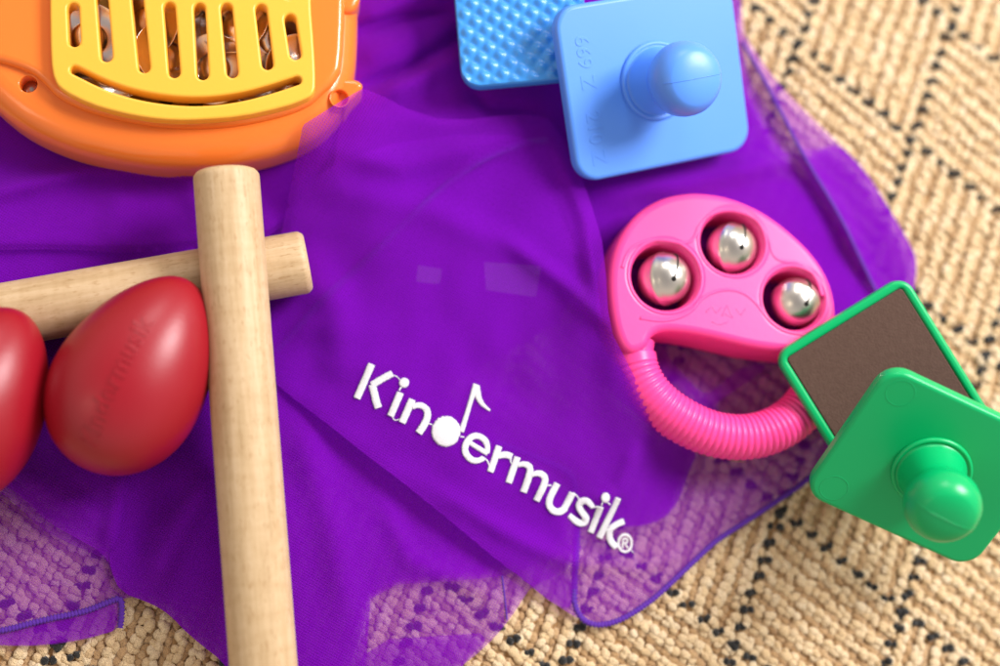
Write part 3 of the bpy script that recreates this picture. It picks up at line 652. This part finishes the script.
deck = pl2([(-28, -145), (-28, 55), (0, 60), (30, 70), (44, 82), (56, 96), (90, 112), (150, 125), (195, 127), (240, 124), (285, 114), (310, 104), (322, 92), (334, 82), (345, 60), (345, -145), (150, -160)], z_deck, 2)
ear = pl2([(322, 78), (345, 78), (358, 79), (365, 86), (352, 98), (340, 112), (318, 112)], 2.2, 2, .06)
ear2 = pl2([(335, -40), (357, -35), (361, -8), (359, 6), (352, 16), (335, 16)], 2.2, 2, .06)
mesh('casing', *join([plate([cas, opening, holes[0], holes[1]], .35, 2.45, .8, 9, bevb=.5, hb=.04), plate([deck, opening], 1.9, z_deck, .22, 6), plate([ear], .9, 2.2, .14, 4), plate([ear2], 1.2, 2.5, .18, 4)]), M_orange, ob, OB)
for x, y in scr:
    q = P(x, y, 2.2); v, f = lathe([(.24, 1.55), (.24, 1.9), (.2, 1.96), (.01, 1.99)], 24); mesh('screw', v+np.array([q[0], q[1], 0]), f, M_screw, ob, OB)
def slot(p0, p1, w, z):
    p0 = P(*p0, z)[:2]; p1 = P(*p1, z)[:2]; d = p1-p0; d /= np.linalg.norm(d); n_ = np.array([-d[1], d[0]]); o = []
    for c, s0 in ((p1, 1), (p0, -1)):
        for k in range(9):
            t = -math.pi/2+math.pi*k/8; o.append(c+s0*(d*math.cos(t)*w+n_*math.sin(t)*w))
    return resample(np.array(o), .06, True)
ZG = 3.0
sl = [((73.5, 9), (75, 42)), ((102, -5), (107, 57)), ((137, -6), (144.6, 68)), ((169.5, 8), (174.6, 73)), ((199.5, 9), (203, 75)), ((226.5, 9), (232.5, 73)), ((261, 10), (267.6, 65)), ((290, 20), (295.5, 55))]
slots = [slot(a, b, .165, ZG) for a, b in sl]
slots += [slot((x0, -95), (x0+3, y1), .165, ZG) for x0, y1 in ((74, -12), (100, -28), (134, -30), (168, -14), (198, -14), (226, -14), (258, -14), (286, -5))]
arcl = resample(smoothc(np.array([(75, 70.5), (105, 85.5), (135, 95.4), (171, 101.4), (205, 102.5), (240, 98), (270, 90), (297, 81)], float), False, 2), 4)
aw = np.array([P(x, y, ZG)[:2] for x, y in arcl]); tt = np.gradient(aw, axis=0); tt /= np.linalg.norm(tt, axis=1)[:, None]; nn = np.column_stack([-tt[:, 1], tt[:, 0]])
hw = .13; endc = lambda c, d, s: [c+hw*(d*math.cos(t)*s+np.array([-d[1], d[0]])*math.sin(t)*s) for t in np.linspace(-math.pi/2, math.pi/2, 7)[1:-1]]
al = np.array(list(aw-nn*hw)+endc(aw[-1], tt[-1], 1)+list((aw+nn*hw)[::-1])+endc(aw[0], tt[0], -1))
mesh('grille', *plate([pl2(gr_o, ZG, 1), *slots, resample(al, .06, True)], 2.45, ZG+.08, .075, 5), M_yellow, ob, OB)
inner = pl2([(48, -118), (48, 0), (50, 80), (90, 108), (150, 120), (200, 121), (260, 114), (312, 96), (312, 0), (310, -118)], z_deck, 1)
mesh('inner_tray', *plate([inner], 1.3, 1.5, .05, 2), M_yin, ob, OB)
for x, y in ((172, 4), (203, 4), (165, 96), (195, 100)):
    q = P(x, y, 1.9); v, f = lathe([(.2, .7), (.2, 2.3), (.15, 2.35), (.01, 2.35)], 20); mesh('post', v+np.array([q[0], q[1], 0]), f, M_black, ob, OB)
JD = [(.05, .12), (.12, .13), (.42, .16), (.5, .02), (.55, 0), (1.0, .03), (1.08, .1), (1.1, .1), (1.1, .06), (1.0, 0), (.56, -.04), (.42, -.03), (.05, .05)]
for x, y, z, rx, ry in ((92, 45, 1.7, .5, .3), (112, 78, 1.3, -.5, .2), (148, 30, 1.75, .3, -.6), (170, 62, 1.7, -.2, .9), (215, 75, 1.5, .5, -.3), (236, 30, 1.7, -.4, -.5), (275, 45, 1.6, .4, .6), (258, 80, 1.3, -.3, -.2), (60, 10, 1.6, .2, .6), (190, 10, 1.4, .2, .1), (300, 75, 1.6, .6, .4), (70, 65, 1.5, .3, .8)):
    q = P(x, y, z); R3 = np.array(Matrix.Rotation(rx*.5, 3, 'X')@Matrix.Rotation(ry*.5, 3, 'Y')); v, f = lathe(JD, 40)
    mesh('jingle', (v*.95)@R3.T+q+np.array([0, 0, .48]), f, M_jing, ob, OB)

# ------------------------------------------------------------------ wooden rhythm sticks
def stick(label, a, b, r, extra=0, ch=.1):
    a = np.array(a); b = np.array(b); Lg = np.linalg.norm(b-a); d = (b-a)/Lg
    x = np.cross([0, 0, 1], d); x /= np.linalg.norm(x); y = np.cross(d, x); M = xf(a, np.column_stack([x, y, d]))
    o = [(.02, 0), (r-ch*1.6, 0), (r-ch*.9, .03), (r-ch*.15, ch*1.3), (r, ch*2)]
    o += [(r, z) for z in np.linspace(ch*2+.4, Lg-ch*2-.4, 20)]+[(r, Lg-ch*2), (r-ch*.15, Lg-ch*1.3), (r-ch*.9, Lg-.03), (r-ch*1.6, Lg), (.02, Lg)]
    V, Fc = lathe(o, 56)
    me = bpy.data.meshes.new('rhythm_stick'); me.from_pydata((V*CM).tolist(), [], [tuple(f[::1]) for f in Fc]); me.materials.append(M_wood)
    me.polygons.foreach_set('use_smooth', [True]*len(me.polygons)); me.update()
    ob_ = bpy.data.objects.new('rhythm_stick', me); COL.objects.link(ob_)
    ob_.matrix_world = Matrix([[*M[0, :3], M[0, 3]*CM], [*M[1, :3], M[1, 3]*CM], [*M[2, :3], M[2, 3]*CM], [0, 0, 0, 1]])
    ob_['label'] = label; ob_['category'] = 'stick'; ob_['group'] = 'wooden rhythm sticks'
def extend(p, q, L_): p = np.array(p); q = np.array(q); return p+(q-p)/np.linalg.norm(q-p)*L_
RS = .93
p0 = P(226, 171, 3.2); p1 = P(263.5, 666, 2.3); stick('pale wooden stick lying upright in the picture, across the top of the other stick', p0, extend(p0, p1, 20.), RS)
p0 = P(308, 261.5, 1.45); p1 = P(0, 316, 1.35); stick('pale wooden stick lying crosswise underneath the upright stick and behind the red eggs', p0, extend(p0, p1, 20.), RS)

# ------------------------------------------------------------------ red egg shakers
def egg(label, c, tip, blunt, text=True):
    c = np.array(c); d = tip-blunt; Lh = np.linalg.norm(d)/2; d /= np.linalg.norm(d)
    R_ = 2.10
    view = CAM-c; view /= np.linalg.norm(view); y = view-(view@d)*d; y /= np.linalg.norm(y); x = np.cross(y, d)   # y faces up, x across
    f = lambda t: R_*np.sqrt(np.maximum(1-t*t, 0))*(1-.20*t-.03*t*t)/1.012
    tt_ = -np.cos(np.linspace(0, math.pi, 64)); prof = [(max(f(t), .004), t*Lh) for t in tt_]
    V, Fc = lathe(prof, 80); Rm = np.column_stack([x, y, d])
    eg = thing('egg_shaker', label, 'egg shaker', c, 'red egg shakers')
    mesh('shell', V@Rm.T+c, Fc, M_red, eg, c)
    sc_ = text_mesh('Kindermusik', .74, .02, .01); v = sc_[0].copy()
    n2 = v[:, 0]*1.0-.35; off = v[:, 1]                                        # along axis, and across
    t = n2/Lh; rad = f(t); phi = -(off)/np.maximum(rad, .4)*1.0
    ph0 = .12+ (n2+1.8)*.05
    an = math.pi/2-ph0-phi*-1
    rr_ = rad+v[:, 2]*1.0-.004
    loc = np.column_stack([rr_*np.cos(an), rr_*np.sin(an), n2])
    mesh('embossed_lettering', loc@Rm.T+c, sc_[1], M_red, eg, c, smooth=False)
z1 = 2.75
egg('red plastic egg shaker in full view, resting between the left egg and the upright stick', P(136, 373, z1), P(192, 277, z1+.35), P(86, 464, z1-.35))
egg('red plastic egg shaker cut off by the left edge, at the far left', P(-32, 405, z1), P(24, 309, z1+.3), P(-84, 498, z1-.3))

# ------------------------------------------------------------------ camera, light, world
cd = bpy.data.cameras.new('camera'); cam = bpy.data.objects.new('camera', cd); COL.objects.link(cam)
cam.matrix_world = Matrix([[rt[0], up[0], -fw[0], CAM[0]*CM], [rt[1], up[1], -fw[1], CAM[1]*CM], [rt[2], up[2], -fw[2], CAM[2]*CM], [0, 0, 0, 1]])
cd.sensor_width = 36; cd.sensor_fit = 'HORIZONTAL'; cd.lens = F/1000*36; cd.clip_start = .02; cd.clip_end = 50
cd.dof.use_dof = True; cd.dof.focus_distance = .401; cd.dof.aperture_fstop = 3.0; cd.dof.aperture_blades = 0
SC.camera = cam
def area_light(name, loc, target, sx, sy, power, col):
    l = bpy.data.lights.new(name, 'AREA'); l.shape = 'RECTANGLE'; l.size = sx; l.size_y = sy; l.energy = power; l.color = col
    o = bpy.data.objects.new(name, l); COL.objects.link(o); o.location = loc
    o.rotation_euler = (Vector(target)-Vector(loc)).to_track_quat('-Z', 'Y').to_euler(); return o
area_light('window_light', (.54, .30, .58), (.04, .0, 0), .30, .30, 10.5, (1, .97, .97))
area_light('second_window_light', (.05, .95, .8), (0, .05, 0), .35, .3, 4.0, (1, .97, .95))
area_light('room_lamp', (-.9, -.35, .9), (-.05, -.05, 0), .3, .3, .9, (1, .83, .62))
w = bpy.data.worlds.new('World'); SC.world = w; w.use_nodes = True; nt = w.node_tree; bg = nt.nodes['Background']
tc = nt.nodes.new('ShaderNodeTexCoord'); sp = nt.nodes.new('ShaderNodeSeparateXYZ'); nt.links.new(tc.outputs['Generated'], sp.inputs[0])
r_ = nt.nodes.new('ShaderNodeValToRGB'); nt.links.new(sp.outputs['Z'], r_.inputs[0])
e = r_.color_ramp.elements; e[0].position = .0; e[0].color = (.55, .42, .30, 1); e[1].position = 1; e[1].color = (.35, .32, .32, 1)
q = e.new(.35); q.color = (.85, .76, .68, 1); q = e.new(.8); q.color = (.5, .46, .44, 1)
nt.links.new(r_.outputs[0], bg.inputs['Color']); bg.inputs['Strength'].default_value = .98
SC.view_settings.view_transform = 'Standard'; SC.view_settings.look = 'None'; SC.view_settings.exposure = 0; SC.view_settings.gamma = 1
SC.render.engine = 'CYCLES'; SC.cycles.transparent_max_bounces = 32; SC.cycles.max_bounces = 8
SC.render.resolution_x = 1024; SC.render.resolution_y = 682
